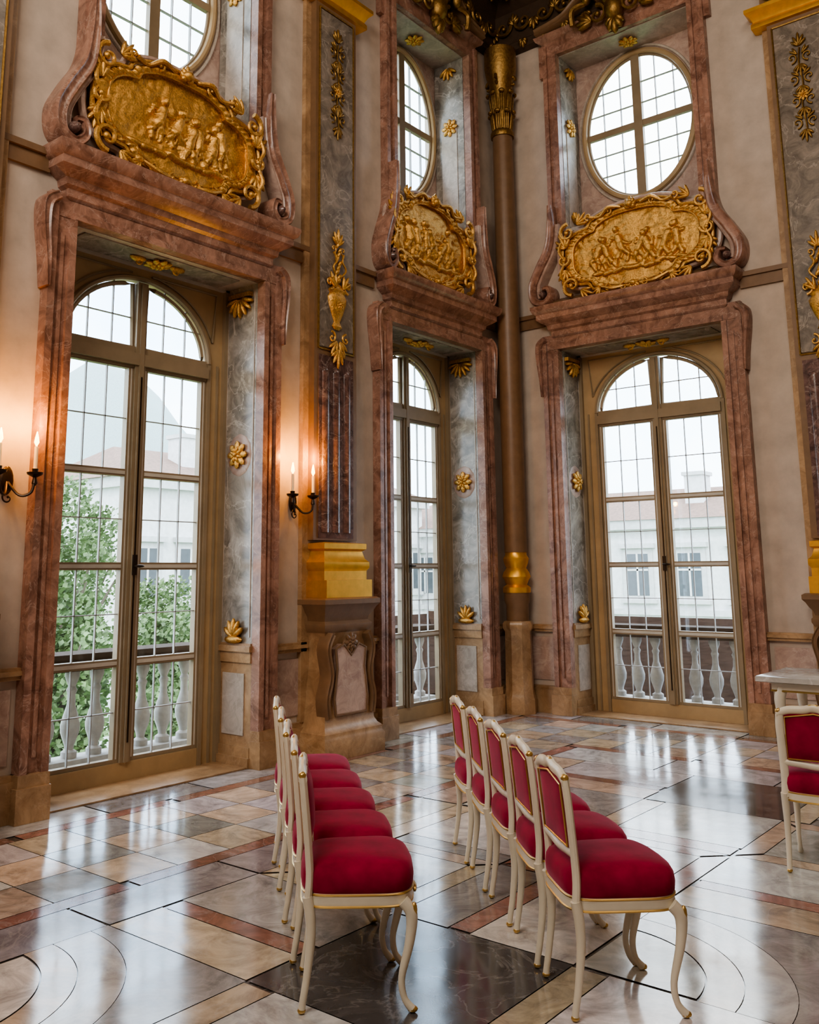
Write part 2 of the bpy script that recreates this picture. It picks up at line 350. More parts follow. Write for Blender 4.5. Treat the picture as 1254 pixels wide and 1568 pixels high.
for w in wins:
    T,c,g,A,Au,n=w['T'],w['c'],w['g'],w['A'],w['Au'],w['n']
    zs_,bb=3.44,.60
    mb=MB(T)
    mb.m('spand')
    mb.hole(c,zs_,(g,bb),(A,A,ZO-zs_),-.50,-.42,True)
    mb.box((c-A,-.5,0),(c-g,-.42,zs_)); mb.box((c+g,-.5,0),(c+A,-.42,zs_)); mb.box((c-g,-.5,0),(c+g,-.40,.15))
    mb.m('wood')
    for sg in (-1,1):
        for o,ww,dd in ((g+.02,.035,-.39),(g+.13,.02,-.405),(A-.05,.06,-.38)):
            x=c+sg*o; mb.box((x-ww/2,-.45,0.001),(x+ww/2,dd,zs_ if o<A-.1 else ZO-.001))
    mb.tube([(c+(g+.015)*cos(pi*k/40),-.40,zs_+(bb+.015)*sin(pi*k/40)) for k in range(41)],.022,6)
    for sg in (-1,1):
        P=[(c+sg*(g+.10)*cos(pi/2*k/20),zs_+(bb+.07)*sin(pi/2*k/20)) for k in range(4,19)]
        P2=P+[(c+sg*.10,ZO-.10),(c+sg*(g+.10),ZO-.10)]
        mb.tube(p3(P2,-.41),.010,5,True)
    mb.m('whitep'); mb.box((c-A,-.45,ZO-.05),(c+A,-.38,ZO-.002))
    mb.m('wood'); mb.box((c-g,-.50,3.30),(c+g,-.37,3.40)); mb.box((c-g,-.47,3.28),(c+g,-.40,3.46))
    mb.box((c-.05,-.48,.15),(c+.05,-.385,4.02)); mb.box((c-.022,-.475,.152),(c+.022,-.365,4.0))
    zs=[.15,.90,1.65,2.40,3.30]
    leaf(mb,c-g,c-.045,zs); leaf(mb,c+.045,c+g,zs)
    mb.m('wood')
    for sg in (-1,1):
        P=[(c+sg*.06,3.46)]+[(c+sg*(g-.03)*sin(t),zs_+(bb-.03)*cos(t)) for t in [pi/2*k/14 for k in range(1,15)]]
        mb.tube(p3(P,-.44),.022,5,True)
    mb.m('lead')
    for sg in (-1,1):
        for t in (.36,.68):
            x=sg*g*t; mb.box((c+x-.004,-.450,3.44),(c+x+.004,-.430,zs_+bb*math.sqrt(1-t*t)))
        zz=.27; e=g*math.sqrt(1-(zz/bb)**2); a,b_=sorted((0,sg*e)); mb.box((c+a,-.450,zs_+zz-.004),(c+b_,-.430,zs_+zz+.004))
    mb.m('iron'); mb.box((c-.02,-.366,1.58),(c+.02,-.352,1.74)); mb.ell((c+.03,-.335,1.65),(.05,0,0),(0,.012,0),(0,0,.012)); mb.box((c-.006,-.366,.3),(c+.006,-.358,3.2))
    mb.m('glass'); mb.box((c-g,-.446,.151),(c+g,-.442,3.299)); 
    mb.poly([(c+g*cos(pi*k/30),zs_-.02+bb*sin(pi*k/30)) for k in range(31)],-.446,-.442)
    mb.obj('window_%d'%n)
    oc,a,b_,oz=w['oc'],w['a'],.92,6.95
    mb=MB(T).m('pinkm')
    mb.hole(oc,oz,(a,b_),(oc-(c-Au),c+Au-oc,oz-ZU0,ZU1-oz),-.50,-.44)
    mb.m('spand')
    E=lambda r,d:[(oc+(a+r)*cos(2*pi*k/64),d,oz+(b_+r)*sin(2*pi*k/64)) for k in range(64)]
    mb.tube(E(.02,-.43),.035,8,True); mb.m('pale'); mb.tube(E(.085,-.435),.02,6,True)
    mb.m('wood'); mb.tube(E(-.02,-.46),.02,6,True)
    def vbar(x,w_,d1): 
        h=b_*math.sqrt(max(0,1-(x/a)**2)); mb.box((oc+x-w_,-.49,oz-h),(oc+x+w_,d1,oz+h))
    def hbar(z,w_,d1):
        h=a*math.sqrt(max(0,1-(z/b_)**2)); mb.box((oc-h,-.489,oz+z-w_),(oc+h,d1,oz+z+w_))
    vbar(0,.055,-.43); hbar(0,.04,-.44)
    mb.m('lead')
    for t in (-.66,-.33,.33,.66): vbar(a*t,.004,-.46)
    for t in (-.6,-.3,.3,.6): hbar(b_*t,.004,-.46)
    mb.m('glass'); mb.poly([(oc+a*cos(2*pi*k/48),oz+b_*sin(2*pi*k/48)) for k in range(48)],-.476,-.472)
    mb.obj('window_%d'%(n+3))
    # reveals
    mb=MB(T)
    for sg in (-1,1):
        x=c+sg*(A-.001); x2=c+sg*(A-.035); x3=c+sg*(A-.05)
        def bx(p,q_,d0,d1,z0,z1): mb.box((min(p,q_),d0,z0),(max(p,q_),d1,z1))
        mb.m('grey'); bx(x,x2,-.42,.0,1.0,ZO-.02)
        mb.m('ochre'); bx(x,x3,-.42,.001,0.001,.16); bx(x,x3,-.42,.001,.84,1.0); bx(x,c+sg*(A-.07),-.41,.01,.93,.98); bx(x,c+sg*(A-.07),-.41,.01,.002,.08)
        bx(x,x2,-.42,.0,.16,.84); mb.m('pale'); bx(x,c+sg*(A-.045),-.35,-.08,.25,.75)
        for d_ in (-.385,-.03): bx(x,c+sg*(A-.042),d_-.006,d_+.006,1.05,ZO-.1)
        xu=c+sg*(Au-.001); mb.m('grey'); bx(xu,c+sg*(Au-.03),-.43,.0,ZU0,ZU1-.03)
        mb.m('pale'); bx(xu,c+sg*(Au-.038),-.33,-.10,ZU0+.1,ZU1-.9)
    mb.m('pale'); mb.box((c-A,-.42,ZO-.03),(c+A,.0,ZO-.001)); mb.m('grey'); mb.box((c-A+.2,-.36,ZO-.04),(c+A-.2,-.06,ZO-.029))
    mb.m('pale'); mb.box((c-Au,-.44,ZU1-.03),(c+Au,0,ZU1-.001)); mb.box((c-Au,-.44,ZU0),(c+Au,0.02,ZU0+.04))
    mb.m('ochre'); mb.box((c-A+.06,-.42,0.001),(c+A-.06,0.0,.012))
    mb.obj('trim_reveal_%d'%n)
    # casing + entablature
    mb=MB(T)
    cw=.17; sp=w['sp']
    for sg in (-1,1):
        def bx(p,q_,d0,d1,z0,z1): mb.box((min(p,q_),d0,z0),(max(p,q_),d1,z1))
        X=lambda o: c+sg*o
        i=X(A-.03); o=X(A+cw)
        mb.m('rust'); bx(i,o,0.001,.07,.28,ZO+.1); bx(X(A-.036),X(A+.02),0.002,.10,.281,ZO-.03); bx(X(A+cw-.05),X(A+cw+.006),0.002,.10,.281,ZO+.06); bx(X(A+.055),X(A+cw-.085),.002,.085,.40,ZO-.15)
        mb.m('ochre'); bx(X(A-.045),X(A+cw+.035),0.003,.13,0.001,.22); bx(X(A-.04),X(A+cw+.02),0.003,.115,.22,.30)
        mb.m('rust'); P=crom2([(X(A+cw-.04),ZO+.12),(X(A+cw+.04),ZO+.05),(X(A+cw+.05),ZO-.12),(X(A+cw+.025),ZO-.36),(X(A+cw+.015),ZO-.58)],5)
        mb.ribbon(P,lerp([.07,.09,.07,.05,.025],len(P)),.001,.135)
        i=X(Au-.02); o=X(Au+.15)
        bx(i,o,0.001,.07,5.45,ZU1+.16); bx(X(Au-.025),X(Au+.03),0.002,.10,ZU0,ZU1-.02); bx(X(Au+.10),X(Au+.155),0.002,.10,5.451,ZU1+.12)
        bx(X(Au+.15),X(Au+.22),0.001,.068,7.70,ZU1+.158)
        P=crom2([(X(Au+.10),5.95),(X(Au+.10),5.7),(X(Au+.10+.05*sp),5.42),(X(Au+.10+.22*sp),5.18),(X(Au+.10+.34*sp),4.98),(X(Au+.10+.32*sp),4.80),(X(Au+.10+.16*sp),4.745),(X(Au+.10+.05*sp),4.82),(X(Au+.10+.08*sp),4.92),(X(Au+.10+.17*sp),4.92)],6)
        ms=.6+.4*sp
        mb.m('rust'); mb.ribbon(P,[x_*ms for x_ in lerp([.06,.10,.12,.12,.12,.10,.09,.08,.07,.05],len(P))],.001,.20)
        mb.m('pinkm'); mb.ribbon([(x-sg*.085*ms,z) for x,z in P[6:30]],.06*ms,0.002,.16)
        mb.m('dkred'); mb.ell((X(Au+.10+.175*sp),.15,4.855),(.045,0,0),(0,.08,0),(0,0,.045))
    mb.m('rust'); mb.box((c-A-cw,0.002,ZO-.02),(c+A+cw,.075,ZO+.16)); mb.box((c-A+.02,0.003,ZO-.025),(c+A-.02,.10,ZO+.03))
    he=w['he']-.26
    mb.m('rust'); mb.cornice(c-he,c+he,[(.08,ZO+.12),(.10,ZO+.14),(.10,ZO+.20),(.13,ZO+.22),(.14,ZO+.27),(.19,ZO+.30),(.23,ZO+.33),(.23,ZO+.39),(.26,ZO+.41),(.28,ZO+.46),(.28,ZO+.49),(.10,ZO+.53)])
    mb.m('brown'); mb.cornice(c-he+.05,c+he-.05,[(.10,ZO+.50),(.12,ZO+.55),(.05,ZO+.60)])
    mb.m('rust'); mb.box((c-Au-.148,0.002,ZU1-.02),(c+Au+.148,.072,ZU1+.162))
    mb.cornice(c-Au-.10,c+Au+.10,[(.06,ZU1+.14),(.08,ZU1+.18),(.13,ZU1+.21),(.15,ZU1+.26),(.04,ZU1+.30)])
    mb.m('brown')
    for sg in (-1,1):
        P=crom2([(c+sg*(Au+.2),ZU1+.30),(c+sg*Au*.8,ZU1+.36),(c+sg*Au*.55,ZU1+.50),(c+sg*Au*.35,ZU1+.60),(c+sg*Au*.22,ZU1+.52),(c+sg*Au*.3,ZU1+.44)],6)
        mb.ribbon(P,.09,0.002,.22)
    mb.obj('trim_casing_%d'%n)
    # gold ornaments of this window
    mb=MB(T).m('gold')
    for sg in (-1,1):
        xs=c+sg*(A-.035)
        mb.m('pinkm'); mb.ell((xs,-.2,2.62),(.012,0,0),(0,.16,0),(0,0,.19),20,6); mb.m('gold')
        rosette_g(mb,(xs-sg*.01,-.2,2.62),(0,1,0),(0,0,1),(-sg,0,0),.125)
        for k in range(5):
            t=pi/2+(k-2)*.5; mb.ell((xs-sg*.03,-.2+cos(t)*.07,1.04+sin(t)*.09),(0,cos(t)*.07,sin(t)*.08),(0,-sin(t)*.025,cos(t)*.025),(.03,0,0),8,5)
        mb.ell((xs-sg*.03,-.2,1.03),(0,.11,0),(.04,0,0),(0,0,.035))
        for k in range(7):
            t=-pi/2+(k-3)*.45; mb.ell((xs-sg*.03,-.2+cos(t)*.10,4.05+sin(t)*.09),(0,cos(t)*.08,sin(t)*.09),(0,-sin(t)*.022,cos(t)*.022),(.035,0,0),8,5)
        mb.box((min(xs,xs-sg*.05),-.34,4.06),(max(xs,xs-sg*.05),-.06,4.10))
        xu=c+sg*(Au-.03)
        rosette_g(mb,(xu,-.2,7.05),(0,1,0),(0,0,1),(-sg,0,0),.12)
        for k in range(5):
            t=-pi/2+(k-2)*.5; mb.ell((xu-sg*.03,-.2+cos(t)*.08,7.86+sin(t)*.09),(0,cos(t)*.07,sin(t)*.08),(0,-sin(t)*.022,cos(t)*.022),(.03,0,0),8,5)
            t=-t; mb.ell((xu-sg*.03,-.2+cos(t)*.06,5.78+sin(t)*.08),(0,cos(t)*.06,sin(t)*.08),(0,-sin(t)*.02,cos(t)*.02),(.03,0,0),8,5)
    rosette_g(mb,(c,-.2,ZO-.04),(1,0,0),(0,1,0),(0,0,-1),.12)
    for sg in (-1,1):
        scroll(mb,c+sg*.2,ZO-.07,.06,pi/2,sg*5,-.2,.014)
        mb.ell((c+sg*.2,-.2,ZO-.05),(.08,0,0),(0,.04,0),(0,0,.03))
    rosette_g(mb,(c,-.2,ZU1-.04),(1,0,0),(0,1,0),(0,0,-1),.12)
    kz=ZU1+.22
    mb.m('dgold'); mb.ell((c,.16,kz),(.12,0,0),(0,.12,0),(0,0,.17)); leafs(mb,c,kz+.1,pi/2,.32,.06,.18,7); leafs(mb,c,kz-.1,-pi/2,.24,.05,.16,5)
    for sg in (-1,1):
        scroll(mb,c+sg*.22,kz,.13,pi/2,sg*7,.16,.03); scroll(mb,c+sg*.40,kz+.05,.09,-pi/2,-sg*7,.14,.024); leafs(mb,c+sg*.3,kz-.05,pi/2-sg*1.2,.26,.04,.14,4)
        mb.ell((c+sg*.33,.2,kz+.28),(.07,0,.03*sg),(0,.07,0),(-.02*sg,0,.13)); mb.ell((c+sg*.30,.22,kz+.46),(.05,0,0),(0,.05,0),(0,0,.06))
        mb.tube(crom([(c+sg*.33,.2,kz+.35),(c+sg*.20,.26,kz+.30),(c+sg*.12,.26,kz+.40)]),.025,6)
        mb.tube(crom([(c+sg*.36,.2,kz+.18),(c+sg*.50,.25,kz+.12),(c+sg*.52,.22,kz-.06)]),.035,6)
    mb.obj('trim_gilding_%d'%n)
    # ---- cartouche
    mb=MB(T); cc=c+w['co']; W_=w['W']; H_=.43; zc=5.22; DB=.09
    NT=300; NR=78; rnd=np.random.RandomState(n*11+3)
    th=np.linspace(0,2*pi,NT,endpoint=False)
    ct,st=np.cos(th),np.sin(th); ex=2/3.4
    rs=np.sign(ct)*np.abs(ct)**ex; rz=np.sign(st)*np.abs(st)**ex
    mod=1+.05*np.cos(4*th)-.07*np.exp(-((np.abs(ct)-.62)/.12)**2)
    ox=W_*rs*mod; oz_=H_*rz*mod*(1+.10*np.exp(-(ct/.3)**2))
    caps=[]
    for fx in ((-.46,-.30,-.13,.03,.18,.34,.48) if n!=1 else (-.06,.08,.20,.33,.46,-.24)):
        x=fx*W_/.8+rnd.uniform(-.02,.02); z=rnd.uniform(-.10,.0); lean=rnd.uniform(-.55,.55); s_=rnd.uniform(.95,1.2)
        dx,dz_=sin(lean),cos(lean)
        caps.append((x,z,x+dx*.13*s_,z+dz_*.13*s_,.046)); caps.append((x+dx*.215*s_,z+dz_*.215*s_,x+dx*.225*s_,z+dz_*.225*s_,.034))
        for sgn in (-1,1):
            e=(x+dx*.12+sgn*rnd.uniform(.06,.10),z+dz_*.12-rnd.uniform(-.06,.08)); caps.append((x+dx*.13,z+dz_*.13,e[0],e[1],.021)); caps.append((e[0],e[1],e[0]+sgn*rnd.uniform(-.03,.08),e[1]+rnd.uniform(-.08,.08),.017))
            k_=(x+sgn*rnd.uniform(.02,.09),z-rnd.uniform(.06,.11)); caps.append((x,z,k_[0],k_[1],.031)); caps.append((k_[0],k_[1],k_[0]+rnd.uniform(-.06,.06),k_[1]-rnd.uniform(.05,.09),.022))
        for q2 in range(3): 
            a0=x+rnd.uniform(-.06,.06); caps.append((a0,z+rnd.uniform(0,.08),a0+rnd.uniform(-.10,.10),z-rnd.uniform(.06,.16),.014))
    for q2 in range(9): caps.append((-.5+.125*q2,-.245+rnd.uniform(-.02,.02),-.42+.125*q2,-.245+rnd.uniform(-.02,.03),.03))
    rings=[]
    for r in range(NR,-1,-1):
        k=max(r/NR,.004); X=ox*k; Z=oz_*k
        if k>.985: h=np.full(NT,DB+.015)
        elif k>.86: h=np.full(NT,DB+.04+.014*sin((k-.86)/.125*pi))+.006*np.sin(th*44)
        else:
            h=np.full(NT,DB+.005)
            for (x0,z0,x1,z1,rr) in caps:
                vx,vz=x1-x0,z1-z0; L=vx*vx+vz*vz+1e-9
                t=np.clip(((X-x0)*vx+(Z-z0)*vz)/L,0,1); dd=np.hypot(X-x0-t*vx,Z-z0-t*vz)
                h=np.maximum(h,DB+.005+1.15*np.sqrt(np.clip(rr*rr-dd*dd,0,None)))
            nz=np.array([noise.noise(Vector((X[q_]*7+n*7,Z[q_]*7,1.3)))+.6*noise.noise(Vector((X[q_]*20+n*7,Z[q_]*20,4.3))) for q_ in range(NT)])
            h=h+.015*nz
        rings.append([(cc+X[q_],float(h[q_]) if r<NR else .002,zc+Z[q_]) for q_ in range(NT)])
    mb.m('gold'); mb.loft(rings)
    O=[(cc+ox[q_]*1.02,.12,zc+oz_[q_]*1.03) for q_ in range(NT)]; mb.tube(O,.022,7,True)
    O=[(cc+ox[q_]*.86,.13,zc+oz_[q_]*.86) for q_ in range(NT)]; mb.tube(O,.011,5,True)
    mb.m('pinkm'); O=[(cc+ox[q_]*1.09,.07,zc+oz_[q_]*1.12) for q_ in range(NT)]; mb.tube(O,.032,7,True)
    mb.m('gold')
    for sg in (-1,1):
        scroll(mb,cc+sg*(W_-.04),zc+.33,.11,pi/2,-sg*8,.16,.026); scroll(mb,cc+sg*(W_+.02),zc-.0,.08,(0 if sg<0 else pi),sg*7,.17,.022)
        scroll(mb,cc+sg*(W_-.07),zc-.33,.12,-pi/2,sg*8,.16,.028)
        leafs(mb,cc+sg*(W_+.0),zc+.14,pi/2-sg*.4,.22,.024,.15,5); leafs(mb,cc+sg*(W_+.0),zc-.12,-pi/2+sg*.3,.20,.024,.15,5)
        leafs(mb,cc+sg*(W_-.16),zc+.40,pi/2+sg*.9,.20,.020,.15,4); leafs(mb,cc+sg*(W_-.18),zc-.40,-pi/2-sg*.9,.20,.020,.16,4)
        P=crom([(cc+sg*(W_+.02),.15,zc+.28),(cc+sg*(W_+.07),.18,zc+.12),(cc+sg*(W_+.01),.17,zc-.03),(cc+sg*(W_+.06),.18,zc-.18),(cc+sg*(W_-.02),.15,zc-.34)]); mb.tube(P,lerp([.012,.02,.014,.02,.012],len(P)),6)
        P=crom([(cc+sg*.12,.15,zc+.48),(cc+sg*.26,.18,zc+.50),(cc+sg*.38,.15,zc+.43),(cc+sg*.5,.17,zc+.44)]); mb.tube(P,lerp([.014,.024,.016,.022],len(P)),6)
        scroll(mb,cc+sg*.52,zc+.46,.05,-pi/2,sg*6,.16,.014); scroll(mb,cc+sg*.27,zc+.47,.05,-pi/2,-sg*6,.16,.013)
        P=crom([(cc+sg*.12,.16,zc-.46),(cc+sg*.26,.19,zc-.47),(cc+sg*.40,.16,zc-.41)]); mb.tube(P,lerp([.014,.024,.014],len(P)),6)
        leafs(mb,cc+sg*.42,zc-.42,-pi/2+sg*.8,.13,.018,.15,4); scroll(mb,cc+sg*.30,zc-.45,.05,pi/2,-sg*6,.17,.013)
    leafs(mb,cc,zc-.44,-pi/2,.15,.024,.18,7); leafs(mb,cc,zc+.44,pi/2,.15,.026,.16,7); mb.ell((cc,.18,zc+.48),(.05,0,0),(0,.045,0),(0,0,.045)); mb.ell((cc,.19,zc-.46),(.045,0,0),(0,.04,0),(0,0,.04))
    scroll(mb,cc-.12,zc-.47,.05,pi/2,6,.17,.014); scroll(mb,cc+.12,zc-.47,.05,pi/2,-6,.17,.014)
    mb.obj(suf('gilded_relief_cartouche',n))
    # balustrade outside
    mb=MB(T).m('stone')
    b0,b1=c-1.3,c+1.3
    mb.box((b0,-1.35,-.35),(b1,-WT-.01,-.02)); mb.box((b0,-1.25,-.02),(b1,-1.0,.10)); mb.m('rail'); mb.box((b0,-1.27,.80),(b1,-.98,.90)); mb.box((b0,-1.30,.90),(b1,-.95,.94)); mb.m('stone')
    x=b0+.1
    while x<b1:
        mb.revolve((x,-1.125,.10),[(.065,0),(.065,.05),(.035,.07),(.04,.10),(.075,.20),(.08,.26),(.06,.34),(.035,.42),(.032,.50),(.045,.54),(.03,.57),(.05,.62),(.06,.65),(.06,.70)],12); x+=.235
    mb.obj(suf('stone_balustrade',n))

# ------------------------------------------------------------ wall trims
def walltrim(name,T,segs):
    mb=MB(T)
    for a,b in segs:
        mb.m('ochre'); mb.box((a,0,0.001),(b,.06,.26)); mb.box((a,0,.26),(b,.04,.30)); mb.box((a,0,.90),(b,.05,.98)); mb.box((a,0,.93),(b,.07,.96))
        if b-a>.2: mb.m('pinkm'); mb.box((a+.05,0,.36),(b-.05,.015,.84))
        mb.m('brown'); mb.box((a,0.001,4.50),(b,.03,4.66)); mb.box((a,0.002,4.62),(b,.055,4.67))
    mb.obj(name,smooth=False)
def gaps(lo,hi,ws,ps):
    blocks=sorted([(w['c']-w['A']-.17,w['c']+w['A']+.17) for w in ws]+[(p-.3,p+.3) for p in ps]); out=[]; s=lo
    for a,b in blocks:
        if a>s+.02: out.append((s,a))
        s=b
    if hi>s+.02: out.append((s,hi))
    return out
PL=[-3.25,-6.98]; PR=[3.75]
walltrim('baseboard_left',TL,gaps(RY,0,wins[:2],PL))
walltrim('baseboard_right',TR,gaps(0,RX,wins[2:],PR))
for nm,T,a,b in (('trim_cornice_left',TL,RY,0),('trim_cornice_right',TR,0,RX)):
    mb=MB(T); prof=[(.002,8.20),(.10,8.22),(.10,8.32),(.06,8.36),(.06,8.80),(.14,8.86),(.2,8.92),(.30,9.0),(.42,9.08),(.42,9.18),(.5,9.26),(.5,9.49)]
    mb.m('darkst'); mb.loft([[(x,d,z) for d,z in prof]+[(x,0.002,9.49)] for x in (a,b)])
    mb.m('dgold'); x=5.6 if T is TR else -.25
    end=.2 if T is TR else -8
    k=0
    while x>end:
        scroll(mb,x,8.58,.12,k%2*pi,7*(1 if k%2 else -1),.10,.025); leafs(mb,x-.15,8.58,pi/2*(1 if k%2 else -1),.18,.03,.09,5)
        leafs(mb,x,8.32,-pi/2,.13,.03,.12,5); leafs(mb,x,9.0,-pi/2,.16,.035,.36,5); leafs(mb,x-.16,8.96,-pi/2,.12,.03,.34,3); x-=.30; k+=1
    mb.obj(nm)

# ------------------------------------------------------------ pilasters
def pilaster(T,c,idx):
    mb=MB(T); h=.30
    mb.m('ochre'); mb.box((c-h-.07,0.001,.3),(c+h+.07,.05,8.19))
    mb.m('brown'); mb.box((c-h,0.002,1.88),(c+h,.12,7.27))
    mb.m('pilgrey'); mb.box((c-h+.06,0.003,3.70),(c+h-.06,.128,7.20)); 
    mb.m('dkred'); mb.box((c-h+.06,0.003,1.90),(c+h-.06,.13,3.62))
    for k in range(3):
        x=c-.15+.15*k; mb.loft([[(x+.05*cos(t),.128+.025*sin(t),z) for t in [pi*q_/8 for q_ in range(9)]] for z in (1.95,3.45)])
        mb.ell((x,.128,3.45),(.05,0,0),(0,.025,0),(0,0,.05),10,6)
    mb.m('dgold')
    fr=[(c-h+.05,3.68),(c+h-.05,3.68),(c+h-.05,7.22),(c-h+.05,7.22)]
    for a,b in zip(fr,fr[1:]+fr[:1]): mb.tube([(a[0],.125,a[1]),(b[0],.125,b[1])],.012,5)
    mb.m('gold')
    mb.revolve((c,.13,4.05),[(.03,-.16),(.07,-.13),(.04,-.08),(.08,0),(.12,.10),(.13,.16),(.10,.20),(.12,.23),(.09,.26),(.05,.30)],16,(1,.45))
    for sg in (-1,1):
        scroll(mb,c+sg*.13,4.34,.07,-pi/2,-sg*7,.16,.015); scroll(mb,c+sg*.10,3.80,.06,pi/2,sg*6,.16,.013)
        leafs(mb,c+sg*.05,4.3,pi/2-sg*.5,.17,.018,.17,3)
        P=crom([(c+sg*.03,.15,4.42),(c+sg*.09,.17,4.50),(c+sg*.04,.17,4.58),(c+sg*.07,.16,4.66)]); mb.tube(P,.011,6)
        leafs(mb,c+sg*.02,3.78,-pi/2+sg*.5,.17,.018,.15,3)
        scroll(mb,c+sg*.07,4.70,.045,-pi/2,-sg*6,.15,.010)
    for k in range(9): mb.ell((c+.02*sin(k*2.1),.15,4.38+.045*k),(.03-.002*k,0,.012),(0,.025,0),(0,0,.03),8,5)
    leafs(mb,c,4.74,pi/2,.18,.018,.15,5); leafs(mb,c,3.70,-pi/2,.20,.02,.15,5); rosette_g(mb,(c,.15,4.14),(1,0,0),(0,0,1),(0,1,0),.08)
    z0=5.95
    mb.m('dgold')
    mb.tube(crom([(c+.012*sin(k*1.3),.14,z0-.05+.1*k) for k in range(11)],3),.010,5)
    for k in range(4): leafs(mb,c,z0+.05+.24*k,-pi/2,.15,.016,.14,5)
    for k in range(4):
        for sg in (-1,1):
            scroll(mb,c+sg*.08,z0+.13+.24*k,.06,-pi/2,sg*-6,.14,.011); leafs(mb,c+sg*.02,z0+.16+.24*k,pi/2-sg*.7,.11,.014,.14,2)
    leafs(mb,c,z0+.97,pi/2,.16,.018,.14,5); mb.m('gold'); rosette_g(mb,(c,.14,z0+.42),(1,0,0),(0,0,1),(0,1,0),.06)
    mb.m('goldp'); mb.cornice(c-h,c+h,[(.12,7.27),(.15,7.28),(.15,7.33),(.13,7.36),(.16,7.42),(.20,7.46),(.20,7.50),(.12,7.53)])
    mb.m('dgold'); mb.box((c-h,0.002,7.53),(c+h,.13,7.88))
    for k in range(5): leafs(mb,c-.26+.13*k,7.55,pi/2,.24,.03,.17,3)
    for sg in (-1,1): scroll(mb,c+sg*.27,7.80,.09,-pi/2,-sg*8,.22,.03)
    leafs(mb,c,7.72,pi/2,.2,.04,.18,5)
    mb.m('brown'); mb.cornice(c-h,c+h,[(.15,7.88),(.22,7.93),(.24,8.02),(.18,8.05),(.18,8.19)])
    mb.obj('trim_pilaster_%d'%(idx+1))
    mb=MB(T); mb.m('goldp')
    D=.003
    mb.box((c-.31,D,1.366),(c+.31,.30,1.52)); mb.box((c-.29,D,1.52),(c+.29,.25,1.60)); mb.loft([[(c-.31+e,D,z),(c-.31+e,.27-e,z),(c+.31-e,.27-e,z),(c+.31-e,D,z)] for z,e in ((1.60,.02),(1.63,0),(1.68,0),(1.71,.03),(1.78,.05),(1.80,.02),(1.85,.02),(1.86,.10))])
    mb.m('brown')
    def ring(z,e,f=0): return [(c-.30-e,D,z),(c-.30-e,.27+e+f,z),(c+.30+e,.27+e+f,z),(c+.30+e,D,z)]
    mb.loft([ring(z,e) for z,e in ((1.06,.0),(1.10,.02),(1.13,.02),(1.16,-.01),(1.20,.0),(1.24,.03),(1.28,.05),(1.31,.075),(1.35,.075),(1.365,.05))])
    mb.m('ochre'); mb.loft([ring(z,e) for z,e in ((0.001,.10),(.16,.10),(.18,.085),(.22,.085),(.25,.05),(.29,.03),(.40,.02),(.8,-.03),(1.0,-.03),(1.06,.0))])
    mb.m('pinkm'); P=[(c-.20,.36),(c+.20,.36),(c+.22,.5),(c+.18,.75),(c+.20,.92),(c+.10,.96),(c,.86),(c-.10,.96),(c-.20,.92),(c-.18,.75),(c-.22,.5)]
    mb.poly(P,.2,.315)
    mb.m('brown'); mb.tube([(x,.312,z) for x,z in P],.014,6,True)
    mb.ell((c,.28,.96),(.08,0,0),(0,.05,0),(0,0,.06),12,8); rosette_g(mb,(c,.30,.97),(1,0,0),(0,0,1),(0,1,0),.09)
    for sg in (-1,1):
        P=crom2([(c+sg*.24,1.05),(c+sg*.30,.92),(c+sg*.26,.7),(c+sg*.31,.5),(c+sg*.29,.34)],5); mb.ribbon(P,.06,.2,.33)
    mb.obj('trim_pedestal_%d'%(idx+1))
pilaster(TL,PL[0],0); pilaster(TL,PL[1],1); pilaster(TR,PR[0],2)

# corner column
mb=MB(); cx,cy=.215,-.225
mb.m('ochre'); mb.revolve((cx,cy,0.001),[(.19,0),(.19,.16),(.175,.2),(.165,.26),(.155,.9),(.18,.94),(.18,.99),(.16,1.02)],8)
mb.m('brown'); mb.revolve((cx,cy,0),[(.13,1.0),(.13,1.2),(.15,1.25),(.15,1.34)],20)
mb.m('goldp'); mb.revolve((cx,cy,0),[(.16,1.34),(.16,1.40),(.12,1.43),(.14,1.48),(.165,1.52),(.15,1.57),(.115,1.62),(.14,1.68),(.15,1.73),(.125,1.77),(.125,1.82)],20)
mb.m('brown'); mb.revolve((cx,cy,0),[(.132,1.80),(.135,4.4),(.125,7.02)],24)
mb.m('dgold'); mb.revolve((cx,cy,-.36),[(.145,7.35),(.15,7.38),(.145,7.42),(.12,7.45),(.125,7.8),(.15,8.1),(.19,8.2),(.20,8.28),(.205,8.30),(.205,8.54)],20)
for k in range(8):
    t=2*pi*k/8+.2
    for z,r,tw in ((7.12,.125,.0),(7.38,.135,.39)):
        t2=t+tw; u_=Vector((cos(t2),sin(t2),0)); sd=Vector((-u_.y,u_.x,0))
        for o_ in (-.025,0,.025): mb.ell(Vector((cx,cy,z+.05))+u_*r+sd*o_,sd*.016,u_*.016,Vector((0,0,.13))+u_*.015,8,5)
        mb.ell(Vector((cx,cy,z+.19))+u_*(r+.035),sd*.042,u_*.028,(0,0,.028),8,5)
    if k%2==0:
        u_=Vector((cos(t),sin(t),0)); mb.tube([tuple(Vector((cx,cy,7.74))+u_*(.165+.03*cos(a_*.6))+Vector((0,0,.055*sin(a_*.6)))) for a_ in range(10)],.02,6)
mb.obj('trim_corner_column')

